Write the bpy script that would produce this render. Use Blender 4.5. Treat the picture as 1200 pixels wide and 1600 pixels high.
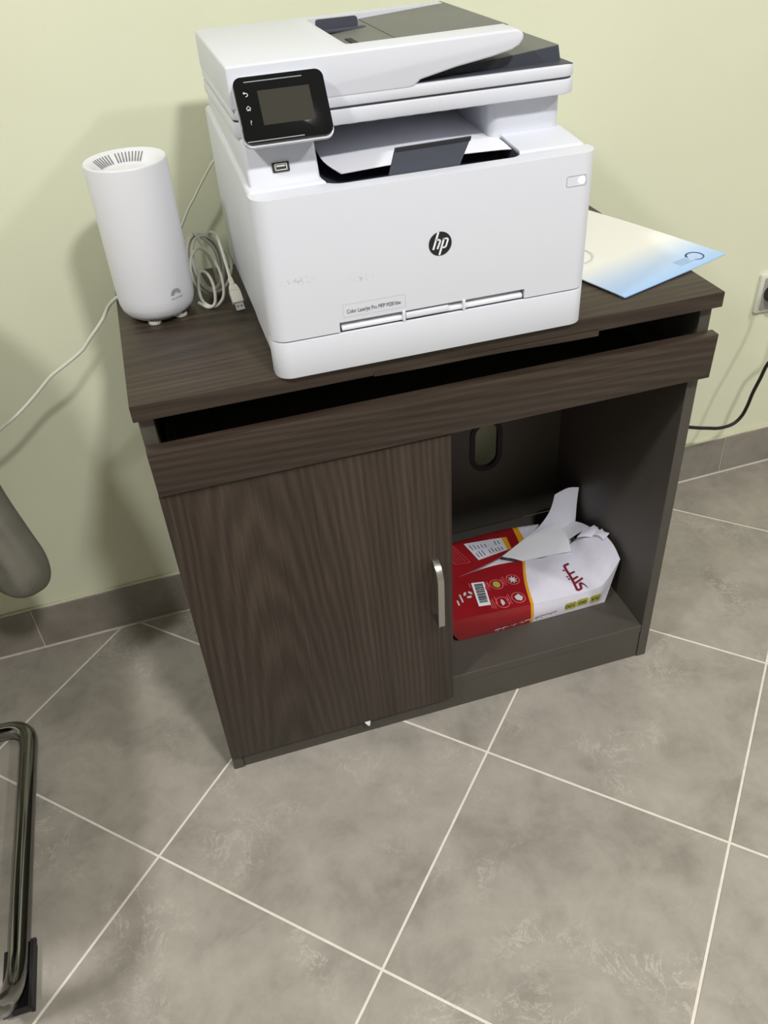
import bpy, bmesh, math, random
from mathutils import Vector, Matrix
random.seed(7)
PI = math.pi
for o in list(bpy.data.objects): bpy.data.objects.remove(o)
SC = bpy.context.scene
COL = SC.collection

# ------------------------------------------------------------------ camera
cam_d = bpy.data.cameras.new('camera'); cam = bpy.data.objects.new('camera', cam_d); COL.objects.link(cam)
RX = Vector((0.95616019, -0.28716438, -0.05739611)); RY = Vector((-0.22084651, -0.57838435, -0.78530144)); RZ = Vector((0.19231359, 0.76354971, -0.61644734))
M = Matrix.Identity(4)
for i in range(3):
    M[i][0] = RX[i]; M[i][1] = -RY[i]; M[i][2] = -RZ[i]
M[0][3], M[1][3], M[2][3] = 0.06935827, -1.36747138, 1.23341561
cam.matrix_world = M
cam_d.sensor_fit = 'VERTICAL'; cam_d.sensor_height = 36.0; cam_d.lens = 1318.37 / 1600 * 36.0
cam_d.clip_start = 0.02
SC.camera = cam

# ------------------------------------------------------------------ world, light, exposure
W = bpy.data.worlds.new('world'); SC.world = W; W.use_nodes = True
W.node_tree.nodes['Background'].inputs[0].default_value = (0.9, 0.95, 1.0, 1); W.node_tree.nodes['Background'].inputs[1].default_value = 0.05
SC.view_settings.view_transform = 'Standard'; SC.view_settings.look = 'None'
SC.view_settings.gamma = 1.0; SC.view_settings.use_curve_mapping = False
SC.view_settings.exposure = 0.36
CEIL = 2.75
# ceiling lamps: x, y, radius, watts
LAMPS = [(0.66, -2.10, 0.13, 40.0, 'round ceiling lamp straight behind the camera'), (-1.25, -1.45, 0.13, 30.0, 'round ceiling lamp above the chair on the left'), (2.35, -2.10, 0.13, 30.0, 'round ceiling lamp on the right by the socket side')]
LAMP_COL = (1.0, 0.985, 0.975)

# ------------------------------------------------------------------ helpers
def tag(o, label=None, cat=None, group=None, kind=None):
    if label: o['label'] = label
    if cat: o['category'] = cat
    if group: o['group'] = group
    if kind: o['kind'] = kind
    return o

def thing(name, loc, label, cat, group=None):
    o = bpy.data.objects.new(name, None); COL.objects.link(o); o.location = loc
    o.empty_display_size = 0.05
    return tag(o, label, cat, group)

def wloc(o):
    v = Vector((0, 0, 0))
    while o is not None:
        v += o.location; o = o.parent
    return v

def obj(name, bm, mats, parent=None, origin=None, smooth=35, label=None, kind=None):
    """link bm (built in world coordinates) as one mesh object; the verts are moved so the origin sits at `origin`"""
    me = bpy.data.meshes.new(name)
    if origin is None:
        if len(bm.verts):
            xs = [v.co for v in bm.verts]
            lo = Vector([min(c[i] for c in xs) for i in range(3)]); hi = Vector([max(c[i] for c in xs) for i in range(3)])
            origin = Vector(((lo.x + hi.x) / 2, (lo.y + hi.y) / 2, lo.z))
        else: origin = Vector((0, 0, 0))
    origin = Vector(origin)
    bmesh.ops.translate(bm, verts=bm.verts, vec=-origin)
    bm.to_mesh(me); bm.free()
    if not isinstance(mats, (list, tuple)): mats = [mats]
    for m in mats: me.materials.append(m)
    if smooth:
        me.shade_smooth(); me.set_sharp_from_angle(angle=math.radians(smooth))
    o = bpy.data.objects.new(name, me); COL.objects.link(o)
    if parent:
        o.parent = parent; o.location = origin - wloc(parent)
    else: o.location = origin
    if label: o['label'] = label
    if kind: o['kind'] = kind
    return o

def BM(): return bmesh.new()

def prism(bm, pts, axis, a0, a1, mat=0):
    """extrude a 2-D polygon; axis 'z': pts (x,y), 'y': pts (x,z), 'x': pts (y,z)"""
    def P(p, a):
        return {'z': (p[0], p[1], a), 'y': (p[0], a, p[1]), 'x': (a, p[0], p[1])}[axis]
    v0 = [bm.verts.new(P(p, a0)) for p in pts]; v1 = [bm.verts.new(P(p, a1)) for p in pts]
    n = len(pts); fs = [bm.faces.new(v0), bm.faces.new(v1)]
    for i in range(n): fs.append(bm.faces.new((v0[i], v0[(i + 1) % n], v1[(i + 1) % n], v1[i])))
    for f in fs: f.material_index = mat
    bmesh.ops.recalc_face_normals(bm, faces=fs)
    return fs

def box(bm, x0, x1, y0, y1, z0, z1, mat=0):
    return prism(bm, [(x0, y0), (x1, y0), (x1, y1), (x0, y1)], 'z', z0, z1, mat)

def bev(bm, w, seg=2, ang=30, test=None):
    es = [e for e in bm.edges if len(e.link_faces) == 2 and e.calc_face_angle(0) > math.radians(ang) and (test is None or test(e))]
    if es: bmesh.ops.bevel(bm, geom=es, offset=w, segments=seg, affect='EDGES', profile=0.5, clamp_overlap=True)
    return bm

def bbox_bm(x0, x1, y0, y1, z0, z1, w=0.001, seg=2):
    bm = BM(); box(bm, x0, x1, y0, y1, z0, z1)
    return bev(bm, w, seg) if w else bm

def rrect(x0, x1, y0, y1, r, n=6):
    """rounded rectangle, ccw from lower left; r = number or (ll, lr, ur, ul)"""
    if not isinstance(r, (tuple, list)): r = (r,) * 4
    out = []
    for (cx, cy, a, rr, sx, sy) in ((x0, y0, PI, r[0], 1, 1), (x1, y0, 1.5 * PI, r[1], -1, 1), (x1, y1, 0, r[2], -1, -1), (x0, y1, .5 * PI, r[3], 1, -1)):
        if rr <= 0: out.append((cx, cy)); continue
        for k in range(n + 1):
            t = a + k / n * PI / 2
            out.append((cx + sx * rr + rr * math.cos(t), cy + sy * rr + rr * math.sin(t)))
    return out

def cut(bm, cutter):
    """boolean difference, both bmeshes consumed"""
    def tmp(b):
        me = bpy.data.meshes.new('t'); b.to_mesh(me); b.free()
        o = bpy.data.objects.new('t', me); COL.objects.link(o); return o
    a, b = tmp(bm), tmp(cutter)
    m = a.modifiers.new('b', 'BOOLEAN'); m.operation = 'DIFFERENCE'; m.object = b; m.solver = 'EXACT'
    dg = bpy.context.evaluated_depsgraph_get(); dg.update()
    out = BM(); out.from_mesh(a.evaluated_get(dg).to_mesh())
    for o in (a, b):
        me = o.data; bpy.data.objects.remove(o); bpy.data.meshes.remove(me)
    return out

def catmull(pts, n, closed=False):
    P = [Vector(p) for p in pts]; out = []
    m = len(P); segs = m if closed else m - 1
    for i in range(segs):
        g = lambda k: P[k % m] if closed else P[max(0, min(m - 1, k))]
        p0, p1, p2, p3 = g(i - 1), g(i), g(i + 1), g(i + 2)
        for k in range(n):
            t = k / n
            out.append(0.5 * ((2 * p1) + (-p0 + p2) * t + (2 * p0 - 5 * p1 + 4 * p2 - p3) * t * t + (-p0 + 3 * p1 - 3 * p2 + p3) * t ** 3))
    if not closed: out.append(P[-1])
    return out

def tube(bm, path, r, seg=8, caps=True, mat=0, flat=1.0):
    P = [Vector(p) for p in path]; n = len(P)
    rr = r if isinstance(r, (list, tuple)) else [r] * n
    T = [(P[min(i + 1, n - 1)] - P[max(i - 1, 0)]).normalized() for i in range(n)]
    up = Vector((0, 0, 1)) if abs(T[0].z) < .9 else Vector((1, 0, 0))
    nrm = (up - T[0] * up.dot(T[0])).normalized(); rings = []
    for i in range(n):
        nrm = (nrm - T[i] * nrm.dot(T[i])).normalized(); b = T[i].cross(nrm)
        rings.append([bm.verts.new(P[i] + rr[i] * (math.cos(2 * PI * k / seg) * nrm * flat + math.sin(2 * PI * k / seg) * b)) for k in range(seg)])
    for i in range(n - 1):
        for k in range(seg):
            f = bm.faces.new((rings[i][k], rings[i][(k + 1) % seg], rings[i + 1][(k + 1) % seg], rings[i + 1][k])); f.material_index = mat
    if caps:
        bm.faces.new(rings[0][::-1]).material_index = mat; bm.faces.new(rings[-1]).material_index = mat
    return bm

def ringloft(bm, rings, cap0=True, cap1=True, mat=0):
    R = [[bm.verts.new(p) for p in ring] for ring in rings]; n = len(R[0]); fs = []
    for i in range(len(R) - 1):
        for k in range(n): fs.append(bm.faces.new((R[i][k], R[i][(k + 1) % n], R[i + 1][(k + 1) % n], R[i + 1][k])))
    if cap0: fs.append(bm.faces.new(R[0][::-1]))
    if cap1: fs.append(bm.faces.new(R[-1]))
    for f in fs: f.material_index = mat
    bmesh.ops.recalc_face_normals(bm, faces=fs)
    return fs

def sheet(bm, rows, nu=4, nv=4, thick=0.0004, matfun=None):
    """smooth sheet through a net of points (rows x columns), given a real thickness; returns the grid of points"""
    cols = [catmull(r, nu) for r in rows]
    W_ = len(cols[0]); cross = [catmull([c[j] for c in cols], nv) for j in range(W_)]
    H_ = len(cross[0]); G = [[cross[j][i] for j in range(W_)] for i in range(H_)]
    N = [[None] * W_ for _ in range(H_)]
    for i in range(H_):
        for j in range(W_):
            du = G[i][min(j + 1, W_ - 1)] - G[i][max(j - 1, 0)]; dv = G[min(i + 1, H_ - 1)][j] - G[max(i - 1, 0)][j]
            N[i][j] = du.cross(dv).normalized()
    A = [[bm.verts.new(G[i][j]) for j in range(W_)] for i in range(H_)]
    B = [[bm.verts.new(G[i][j] - N[i][j] * thick) for j in range(W_)] for i in range(H_)]
    def mi(i, j): return matfun(j / nu, i / nv, G[i][j]) if matfun else 0
    for i in range(H_ - 1):
        for j in range(W_ - 1):
            k = mi(i, j)
            bm.faces.new((A[i][j], A[i][j + 1], A[i + 1][j + 1], A[i + 1][j])).material_index = k
            bm.faces.new((B[i][j], B[i + 1][j], B[i + 1][j + 1], B[i][j + 1])).material_index = 0 if matfun is None else k
    bound = [(0, j) for j in range(W_)] + [(i, W_ - 1) for i in range(1, H_)] + [(H_ - 1, j) for j in range(W_ - 2, -1, -1)] + [(i, 0) for i in range(H_ - 2, 0, -1)]
    for q in range(len(bound)):
        (a, b), (c, d) = bound[q], bound[(q + 1) % len(bound)]
        try: bm.faces.new((A[a][b], B[a][b], B[c][d], A[c][d]))
        except ValueError: pass
    bmesh.ops.recalc_face_normals(bm, faces=bm.faces[:])
    return G

def stroke2(pts, w):
    """closed outline of a polyline of width w (2-D)"""
    P = [Vector((p[0], p[1])) for p in pts]; L, R = [], []
    for i in range(len(P)):
        t = (P[min(i + 1, len(P) - 1)] - P[max(i - 1, 0)]).normalized(); nn = Vector((-t.y, t.x))
        ww = w[i] if isinstance(w, (list, tuple)) else w
        L.append(P[i] + nn * ww / 2); R.append(P[i] - nn * ww / 2)
    return L, R

class Plane:
    """a flat place for print: origin, u (right as read) and v (up as read)"""
    def __init__(s, o, u, v):
        s.o = Vector(o); s.u = Vector(u).normalized(); v = Vector(v); s.v = (v - s.u * v.dot(s.u)).normalized(); s.n = s.u.cross(s.v)
    def at(s, u, v, n=0.0): return s.o + s.u * u + s.v * v + s.n * n
    def poly(s, bm, pts, lift=0.0003, depth=0.0003, mat=0):
        a = [bm.verts.new(s.at(p[0], p[1], lift)) for p in pts]; b = [bm.verts.new(s.at(p[0], p[1], lift - depth)) for p in pts]
        n = len(pts); fs = [bm.faces.new(a), bm.faces.new(b[::-1])]
        for i in range(n): fs.append(bm.faces.new((a[i], b[i], b[(i + 1) % n], a[(i + 1) % n])))
        for f in fs: f.material_index = mat
        bmesh.ops.recalc_face_normals(bm, faces=fs)
    def rect(s, bm, u0, u1, v0, v1, lift=0.0003, depth=0.0003, mat=0): s.poly(bm, [(u0, v0), (u1, v0), (u1, v1), (u0, v1)], lift, depth, mat)
    def disc(s, bm, u, v, r, lift=0.0003, depth=0.0003, n=24, mat=0): s.poly(bm, [(u + r * math.cos(2 * PI * k / n), v + r * math.sin(2 * PI * k / n)) for k in range(n)], lift, depth, mat)
    def stroke(s, bm, pts, w, lift=0.0003, mat=0):
        L, R = stroke2(pts, w)
        for i in range(len(L) - 1):
            vs = [bm.verts.new(s.at(q[0], q[1], lift)) for q in (L[i], R[i], R[i + 1], L[i + 1])]
            f = bm.faces.new(vs); f.normal_update()
            if f.normal.dot(s.n) < 0: f.normal_flip()
            f.material_index = mat
    def ring(s, bm, u, v, r, w, a0=0, a1=2 * PI, lift=0.0003, n=24, mat=0, ry=None):
        ry = ry or r
        s.stroke(bm, [(u + r * math.cos(a0 + (a1 - a0) * k / n), v + ry * math.sin(a0 + (a1 - a0) * k / n)) for k in range(n + 1)], w, lift, mat)
    def text(s, bm, body, u, v, size, lift=0.0003, mat=0, align='LEFT', width=None, shear=0.0):
        cu = bpy.data.curves.new('t', 'FONT'); cu.body = body; cu.size = size; cu.align_x = align; cu.shear = shear
        o = bpy.data.objects.new('t', cu); COL.objects.link(o)
        dg = bpy.context.evaluated_depsgraph_get(); dg.update()
        me = o.evaluated_get(dg).to_mesh(); vs = [w.co.copy() for w in me.vertices]; polys = [list(p.vertices) for p in me.polygons]
        bpy.data.objects.remove(o); bpy.data.curves.remove(cu)
        if not vs: return
        k = 1.0
        if width:
            k = width / max(1e-6, max(c.x for c in vs) - min(c.x for c in vs))
        nv = [bm.verts.new(s.at(u + c.x * k, v + c.y, lift)) for c in vs]
        for p in polys:
            try: f = bm.faces.new([nv[i] for i in p])
            except ValueError: continue
            f.normal_update()
            if f.normal.dot(s.n) < 0: f.normal_flip()
            f.material_index = mat

# ------------------------------------------------------------------ materials
def srgb(r, g, b):
    f = lambda c: c / 12.92 if c <= 0.04045 else ((c + 0.055) / 1.055) ** 2.4
    return (f(r / 255), f(g / 255), f(b / 255), 1)

def mat(name, col, rough=0.5, metal=0.0, spec=0.5, bump=0.0, bscale=300.0, emit=None, coat=0.0, var=0.0, vscale=40.0):
    m = bpy.data.materials.new(name); m.use_nodes = True; nt = m.node_tree; b = nt.nodes['Principled BSDF']
    c = srgb(*col); b.inputs['Base Color'].default_value = c; b.inputs['Roughness'].default_value = rough; b.inputs['Metallic'].default_value = metal
    b.inputs['Specular IOR Level'].default_value = spec; b.inputs['Coat Weight'].default_value = coat
    tc = nt.nodes.new('ShaderNodeTexCoord')
    if var:
        n = nt.nodes.new('ShaderNodeTexNoise'); n.inputs['Scale'].default_value = vscale; n.inputs['Detail'].default_value = 5
        nt.links.new(tc.outputs['Object'], n.inputs['Vector'])
        r = nt.nodes.new('ShaderNodeValToRGB'); r.color_ramp.elements[0].position = .3; r.color_ramp.elements[1].position = .7
        r.color_ramp.elements[0].color = [x * (1 - var) for x in c[:3]] + [1]; r.color_ramp.elements[1].color = [min(1, x * (1 + var)) for x in c[:3]] + [1]
        nt.links.new(n.outputs['Fac'], r.inputs['Fac']); nt.links.new(r.outputs['Color'], b.inputs['Base Color'])
    if bump:
        n2 = nt.nodes.new('ShaderNodeTexNoise'); n2.inputs['Scale'].default_value = bscale; n2.inputs['Detail'].default_value = 3
        nt.links.new(tc.outputs['Object'], n2.inputs['Vector'])
        bp = nt.nodes.new('ShaderNodeBump'); bp.inputs['Strength'].default_value = bump; bp.inputs['Distance'].default_value = 0.001
        nt.links.new(n2.outputs['Fac'], bp.inputs['Height']); nt.links.new(bp.outputs['Normal'], b.inputs['Normal'])
    if emit:
        b.inputs['Emission Color'].default_value = srgb(*emit[0]); b.inputs['Emission Strength'].default_value = emit[1]
    return m

def wood(name, axis, c0, c1, c2, rough=0.42):
    m = bpy.data.materials.new(name); m.use_nodes = True; nt = m.node_tree; b = nt.nodes['Principled BSDF']; L = nt.links.new
    tc = nt.nodes.new('ShaderNodeTexCoord')
    def mapped(sc):
        mp = nt.nodes.new('ShaderNodeMapping'); L(tc.outputs['Object'], mp.inputs['Vector']); mp.inputs['Scale'].default_value = sc; return mp
    def ax(along, across): return tuple(along if i == axis else across for i in range(3))
    mp1 = mapped(ax(1.2, 26)); n1 = nt.nodes.new('ShaderNodeTexNoise'); n1.inputs['Scale'].default_value = 1.0; n1.inputs['Detail'].default_value = 4; n1.inputs['Distortion'].default_value = 0.5
    L(mp1.outputs[0], n1.inputs['Vector'])
    mp2 = mapped(ax(5, 330)); n2 = nt.nodes.new('ShaderNodeTexNoise'); n2.inputs['Scale'].default_value = 1.0; n2.inputs['Detail'].default_value = 3; n2.inputs['Roughness'].default_value = .65
    L(mp2.outputs[0], n2.inputs['Vector'])
    # cathedral figure: rings of a slightly tilted log
    mp3 = mapped(ax(0.55, 7)); w = nt.nodes.new('ShaderNodeTexWave'); w.wave_type = 'RINGS'; w.rings_direction = 'SPHERICAL'
    w.inputs['Scale'].default_value = 5.0; w.inputs['Distortion'].default_value = 5.0; w.inputs['Detail'].default_value = 3; w.inputs['Detail Scale'].default_value = 1.2
    mp3.inputs['Location'].default_value = (0.6, 0.3, 0.4); L(mp3.outputs[0], w.inputs['Vector'])
    a = nt.nodes.new('ShaderNodeMath'); a.operation = 'MULTIPLY'; L(w.outputs['Fac'], a.inputs[0]); a.inputs[1].default_value = 0.20
    s = nt.nodes.new('ShaderNodeMath'); s.operation = 'MULTIPLY_ADD'; L(n1.outputs['Fac'], s.inputs[0]); s.inputs[1].default_value = 0.45; L(a.outputs[0], s.inputs[2])
    s2 = nt.nodes.new('ShaderNodeMath'); s2.operation = 'MULTIPLY_ADD'; L(n2.outputs['Fac'], s2.inputs[0]); s2.inputs[1].default_value = 0.55; L(s.outputs[0], s2.inputs[2])
    r = nt.nodes.new('ShaderNodeValToRGB'); r.color_ramp.elements[0].position = .38; r.color_ramp.elements[1].position = .92
    r.color_ramp.elements[0].color = srgb(*c0); r.color_ramp.elements[1].color = srgb(*c2); e = r.color_ramp.elements.new(.64); e.color = srgb(*c1)
    L(s2.outputs[0], r.inputs['Fac']); L(r.outputs['Color'], b.inputs['Base Color'])
    b.inputs['Roughness'].default_value = rough; b.inputs['Specular IOR Level'].default_value = 0.4
    bp = nt.nodes.new('ShaderNodeBump'); bp.inputs['Strength'].default_value = 0.25; bp.inputs['Distance'].default_value = 0.0006
    L(n2.outputs['Fac'], bp.inputs['Height']); L(bp.outputs['Normal'], b.inputs['Normal'])
    return m

def stone(name, base, dark, light, vein, rough=0.38):
    m = bpy.data.materials.new(name); m.use_nodes = True; nt = m.node_tree; b = nt.nodes['Principled BSDF']; L = nt.links.new
    tc = nt.nodes.new('ShaderNodeTexCoord'); oi = nt.nodes.new('ShaderNodeObjectInfo')
    off = nt.nodes.new('ShaderNodeVectorMath'); off.operation = 'SCALE'; off.inputs[0].default_value = (37, 53, 19); L(oi.outputs['Random'], off.inputs['Scale'])
    ad = nt.nodes.new('ShaderNodeVectorMath'); ad.operation = 'ADD'; L(tc.outputs['Object'], ad.inputs[0]); L(off.outputs[0], ad.inputs[1])
    def noise(sc, det, dist=0.0, ro=.55):
        n = nt.nodes.new('ShaderNodeTexNoise'); n.inputs['Scale'].default_value = sc; n.inputs['Detail'].default_value = det; n.inputs['Distortion'].default_value = dist; n.inputs['Roughness'].default_value = ro
        L(ad.outputs[0], n.inputs['Vector']); return n
    n1 = noise(10, 8, .25, .66)
    r1 = nt.nodes.new('ShaderNodeValToRGB'); r1.color_ramp.elements[0].position = .3; r1.color_ramp.elements[1].position = .72
    r1.color_ramp.elements[0].color = srgb(*dark); r1.color_ramp.elements[1].color = srgb(*light); e = r1.color_ramp.elements.new(.5); e.color = srgb(*base)
    L(n1.outputs['Fac'], r1.inputs['Fac'])
    # thin pale broken flakes
    n2 = noise(15, 8, .7, .72)
    r2 = nt.nodes.new('ShaderNodeValToRGB'); r2.color_ramp.interpolation = 'EASE'
    r2.color_ramp.elements[0].position = .485; r2.color_ramp.elements[0].color = (0, 0, 0, 1); r2.color_ramp.elements[1].position = .515; r2.color_ramp.elements[1].color = (0, 0, 0, 1)
    e = r2.color_ramp.elements.new(.5); e.color = (1, 1, 1, 1); L(n2.outputs['Fac'], r2.inputs['Fac'])
    n3 = noise(6, 5, .2); r3 = nt.nodes.new('ShaderNodeValToRGB'); r3.color_ramp.elements[0].position = .5; r3.color_ramp.elements[1].position = .66
    L(n3.outputs['Fac'], r3.inputs['Fac'])
    mu = nt.nodes.new('ShaderNodeMath'); mu.operation = 'MULTIPLY'; L(r2.outputs['Color'], mu.inputs[0]); L(r3.outputs['Color'], mu.inputs[1])
    mu2 = nt.nodes.new('ShaderNodeMath'); mu2.operation = 'MULTIPLY'; L(mu.outputs[0], mu2.inputs[0]); mu2.inputs[1].default_value = .7
    mx = nt.nodes.new('ShaderNodeMix'); mx.data_type = 'RGBA'; L(mu2.outputs[0], mx.inputs['Factor']); L(r1.outputs['Color'], mx.inputs['A']); mx.inputs['B'].default_value = srgb(*vein)
    L(mx.outputs['Result'], b.inputs['Base Color']); b.inputs['Roughness'].default_value = rough; b.inputs['Specular IOR Level'].default_value = .35
    n4 = noise(60, 4); bp = nt.nodes.new('ShaderNodeBump'); bp.inputs['Strength'].default_value = .08; bp.inputs['Distance'].default_value = .001
    L(n4.outputs['Fac'], bp.inputs['Height']); L(bp.outputs['Normal'], b.inputs['Normal'])
    return m

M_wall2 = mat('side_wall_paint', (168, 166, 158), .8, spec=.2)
M_wall = mat('wall_paint', (226, 229, 203), .75, spec=.25, bump=.12, bscale=180, var=.012, vscale=5)
M_ceil = mat('ceiling_paint', (235, 235, 228), .9)
M_tile = stone('stone_tile', (154, 148, 139), (134, 129, 120), (168, 162, 152), (198, 191, 180))
M_base = stone('baseboard_tile', (146, 140, 131), (130, 124, 116), (158, 152, 142), (178, 170, 160))
M_grout = mat('grout', (216, 209, 199), .9, var=.06, vscale=60)
M_caulk = mat('caulk', (205, 203, 180), .8, bump=.5, bscale=120)
WC = ((43, 35, 29), (59, 49, 41), (78, 66, 56))
M_woodx = wood('walnut_horizontal', 0, *WC)
M_woodz = wood('walnut_upright', 2, *WC)
M_carc = mat('taupe_laminate', (77, 73, 67), .45, spec=.4, bump=.08, bscale=500, var=.03, vscale=60)
M_white = mat('white_plastic', (214, 217, 226), .42, spec=.45, bump=.04, bscale=900)
M_white2 = mat('white_plastic_smooth', (226, 229, 236), .3, spec=.5)
M_dgrey = mat('dark_grey_plastic', (68, 71, 82), .5, spec=.4, bump=.05, bscale=900)
M_mgrey = mat('mid_grey_plastic', (112, 113, 109), .5, spec=.4, bump=.05, bscale=900)
M_dark = mat('black_recess', (26, 27, 31), .6)
M_black = mat('glossy_black_panel', (15, 16, 18), .1, spec=.25)
M_screen = mat('display_glass', (54, 53, 46), .6, spec=.1)
M_icon = mat('icon_print', (205, 208, 210), .5)
M_seam = mat('seam_shadow_gap', (60, 62, 68), .7)
M_ink = mat('dark_print', (52, 56, 64), .6)
M_hp = mat('emblem_black', (30, 31, 38), .35)
M_hpw = mat('emblem_white', (236, 238, 242), .4)
M_paper = mat('white_paper', (232, 233, 240), .8, spec=.2)
M_led = mat('lit_button', (255, 255, 255), .3, emit=((255, 255, 255), 1.2))
M_router = mat('router_white_plastic', (224, 225, 231), .38, spec=.45)
M_rgrey = mat('router_print_and_glint', (135, 137, 142), .5)
M_slit = mat('vent_slit', (120, 120, 118), .8)
M_vent = mat('vent_dark', (60, 58, 55), .8)
M_foot = mat('rubber_foot', (205, 203, 195), .6)
M_cable = mat('white_cable_sheath', (205, 205, 192), .5)
M_metal = mat('brushed_metal', (190, 190, 186), .3, metal=1.0)
M_chrome = mat('chrome', (150, 150, 148), .12, metal=1.0)
M_blackrub = mat('black_rubber', (20, 20, 20), .55)
M_cord = mat('black_cord', (18, 17, 16), .5)
M_socket = mat('socket_white', (226, 226, 214), .4)
M_red = mat('red_wrap', (146, 27, 34), .3, spec=.5, coat=.25, var=.08, vscale=30)
M_yel = mat('yellow_wrap', (222, 160, 40), .35)
M_wrap = mat('white_wrap', (222, 221, 234), .5, var=.025, vscale=90, bump=.15, bscale=250)
M_wrapin = mat('wrap_inside', (214, 216, 228), .75)
M_maroon = mat('maroon_print', (120, 24, 44), .5)
M_pink = mat('pale_red_print', (214, 96, 100), .5)
M_badge = mat('olive_yellow_badge', (176, 172, 74), .5)
M_blue = mat('navy_print', (52, 72, 116), .5)
M_bgrey = mat('pale_grey_print', (212, 213, 216), .6)
M_bluegrey = mat('pale_blue_print', (150, 172, 206), .6)
M_cloth = mat('grey_cloth', (122, 120, 110), .95, spec=.1, bump=.5, bscale=700, var=.06, vscale=30)
M_seat = mat('chair_fabric', (48, 48, 50), .9, bump=.4, bscale=800)
M_lampw = mat('lamp_housing', (235, 235, 230), .4)
M_lampd = mat('lamp_diffuser', (255, 252, 245), .5, emit=((255, 250, 240), 6.0))

# brochure print: white sheet with a blue wash along its front edge (object x/y of the sheet)
M_broch = bpy.data.materials.new('brochure_print'); M_broch.use_nodes = True
_nt = M_broch.node_tree; _b = _nt.nodes['Principled BSDF']; _tc = _nt.nodes.new('ShaderNodeTexCoord'); _sp = _nt.nodes.new('ShaderNodeSeparateXYZ')
_nt.links.new(_tc.outputs['UV'], _sp.inputs[0]); _r = _nt.nodes.new('ShaderNodeValToRGB')
_r.color_ramp.elements[0].position = 0.0; _r.color_ramp.elements[0].color = srgb(158, 194, 238)
_r.color_ramp.elements[1].position = 0.34; _r.color_ramp.elements[1].color = srgb(246, 245, 240)
_e = _r.color_ramp.elements.new(.15); _e.color = srgb(190, 212, 243)
_nt.links.new(_sp.outputs['Y'], _r.inputs['Fac']); _nt.links.new(_r.outputs['Color'], _b.inputs['Base Color']); _b.inputs['Roughness'].default_value = .35

# front cover plastic with a few faint grey rub marks low on the left
M_front = mat('front_cover_plastic', (214, 217, 226), .42, spec=.45, bump=.04, bscale=900)
_nt = M_front.node_tree; _b = _nt.nodes['Principled BSDF']; _tc = next(n for n in _nt.nodes if n.type == 'TEX_COORD'); _mask = None
for (_cx, _cz, _sx, _sz) in ((-.163, .071, .024, .006), (-.088, .062, .016, .005)):
    _mp = _nt.nodes.new('ShaderNodeMapping'); _mp.inputs['Location'].default_value = (-_cx / _sx, 0, -_cz / _sz); _mp.inputs['Scale'].default_value = (1 / _sx, 0, 1 / _sz)
    _nt.links.new(_tc.outputs['Object'], _mp.inputs['Vector']); _g = _nt.nodes.new('ShaderNodeTexGradient'); _g.gradient_type = 'SPHERICAL'; _nt.links.new(_mp.outputs[0], _g.inputs[0])
    if _mask is None: _mask = _g.outputs['Fac']
    else:
        _ma = _nt.nodes.new('ShaderNodeMath'); _ma.operation = 'MAXIMUM'; _nt.links.new(_mask, _ma.inputs[0]); _nt.links.new(_g.outputs['Fac'], _ma.inputs[1]); _mask = _ma.outputs[0]
_n = _nt.nodes.new('ShaderNodeTexNoise'); _n.inputs['Scale'].default_value = 260; _n.inputs['Detail'].default_value = 4; _nt.links.new(_tc.outputs['Object'], _n.inputs['Vector'])
_th = _nt.nodes.new('ShaderNodeMapRange'); _th.inputs['From Min'].default_value = .5; _th.inputs['From Max'].default_value = .65; _nt.links.new(_n.outputs['Fac'], _th.inputs['Value'])
_mu = _nt.nodes.new('ShaderNodeMath'); _mu.operation = 'MULTIPLY'; _nt.links.new(_mask, _mu.inputs[0]); _nt.links.new(_th.outputs[0], _mu.inputs[1])
_mx = _nt.nodes.new('ShaderNodeMix'); _mx.data_type = 'RGBA'; _mx.inputs['A'].default_value = srgb(214, 217, 226); _mx.inputs['B'].default_value = srgb(168, 168, 168)
_nt.links.new(_mu.outputs[0], _mx.inputs['Factor']); _nt.links.new(_mx.outputs['Result'], _b.inputs['Base Color'])

# ================================================================== ROOM
WA = 0.0239                                   # the wall runs 1.4 degrees off the cabinet
def wy(x): return WA * x
XL, XR, YF = -2.0, 3.2, -4.2
def wallslab(name, pts, m, z0=-0.05, z1=CEIL):
    bm = BM(); prism(bm, pts, 'z', z0, z1); return tag(obj(name, bm, m, smooth=0), kind='structure')
wallslab('wall_back', [(XL - .1, wy(XL - .1)), (XR + .1, wy(XR + .1)), (XR + .1, wy(XR) + .12), (XL - .1, wy(XL) + .12)], M_wall)
wallslab('wall_left', [(XL - .1, YF), (XL, YF), (XL, wy(XL)), (XL - .1, wy(XL))], M_wall2)
wallslab('wall_right', [(XR, YF), (XR + .1, YF), (XR + .1, wy(XR)), (XR, wy(XR))], M_wall2)
wallslab('wall_front', [(XL - .1, YF - .1), (XR + .1, YF - .1), (XR + .1, YF), (XL - .1, YF)], M_wall2)
bm = BM(); box(bm, XL - .1, XR + .1, YF - .1, .2, CEIL, CEIL + .1); tag(obj('ceiling', bm, M_ceil, smooth=0), kind='structure')
bm = BM(); box(bm, XL - .1, XR + .1, YF - .1, .2, -.05, -.0008)
floor = tag(obj('floor', bm, M_grout, origin=(0, 0, 0), smooth=0), kind='structure')

def clip(poly, nx, ny, d):
    """keep nx*x+ny*y <= d"""
    out = []
    for i in range(len(poly)):
        a, b = poly[i], poly[(i + 1) % len(poly)]
        da, db = nx * a[0] + ny * a[1] - d, nx * b[0] + ny * b[1] - d
        if da <= 0: out.append(a)
        if da * db < 0:
            t = da / (da - db); out.append((a[0] + t * (b[0] - a[0]), a[1] + t * (b[1] - a[1])))
    return out

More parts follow.
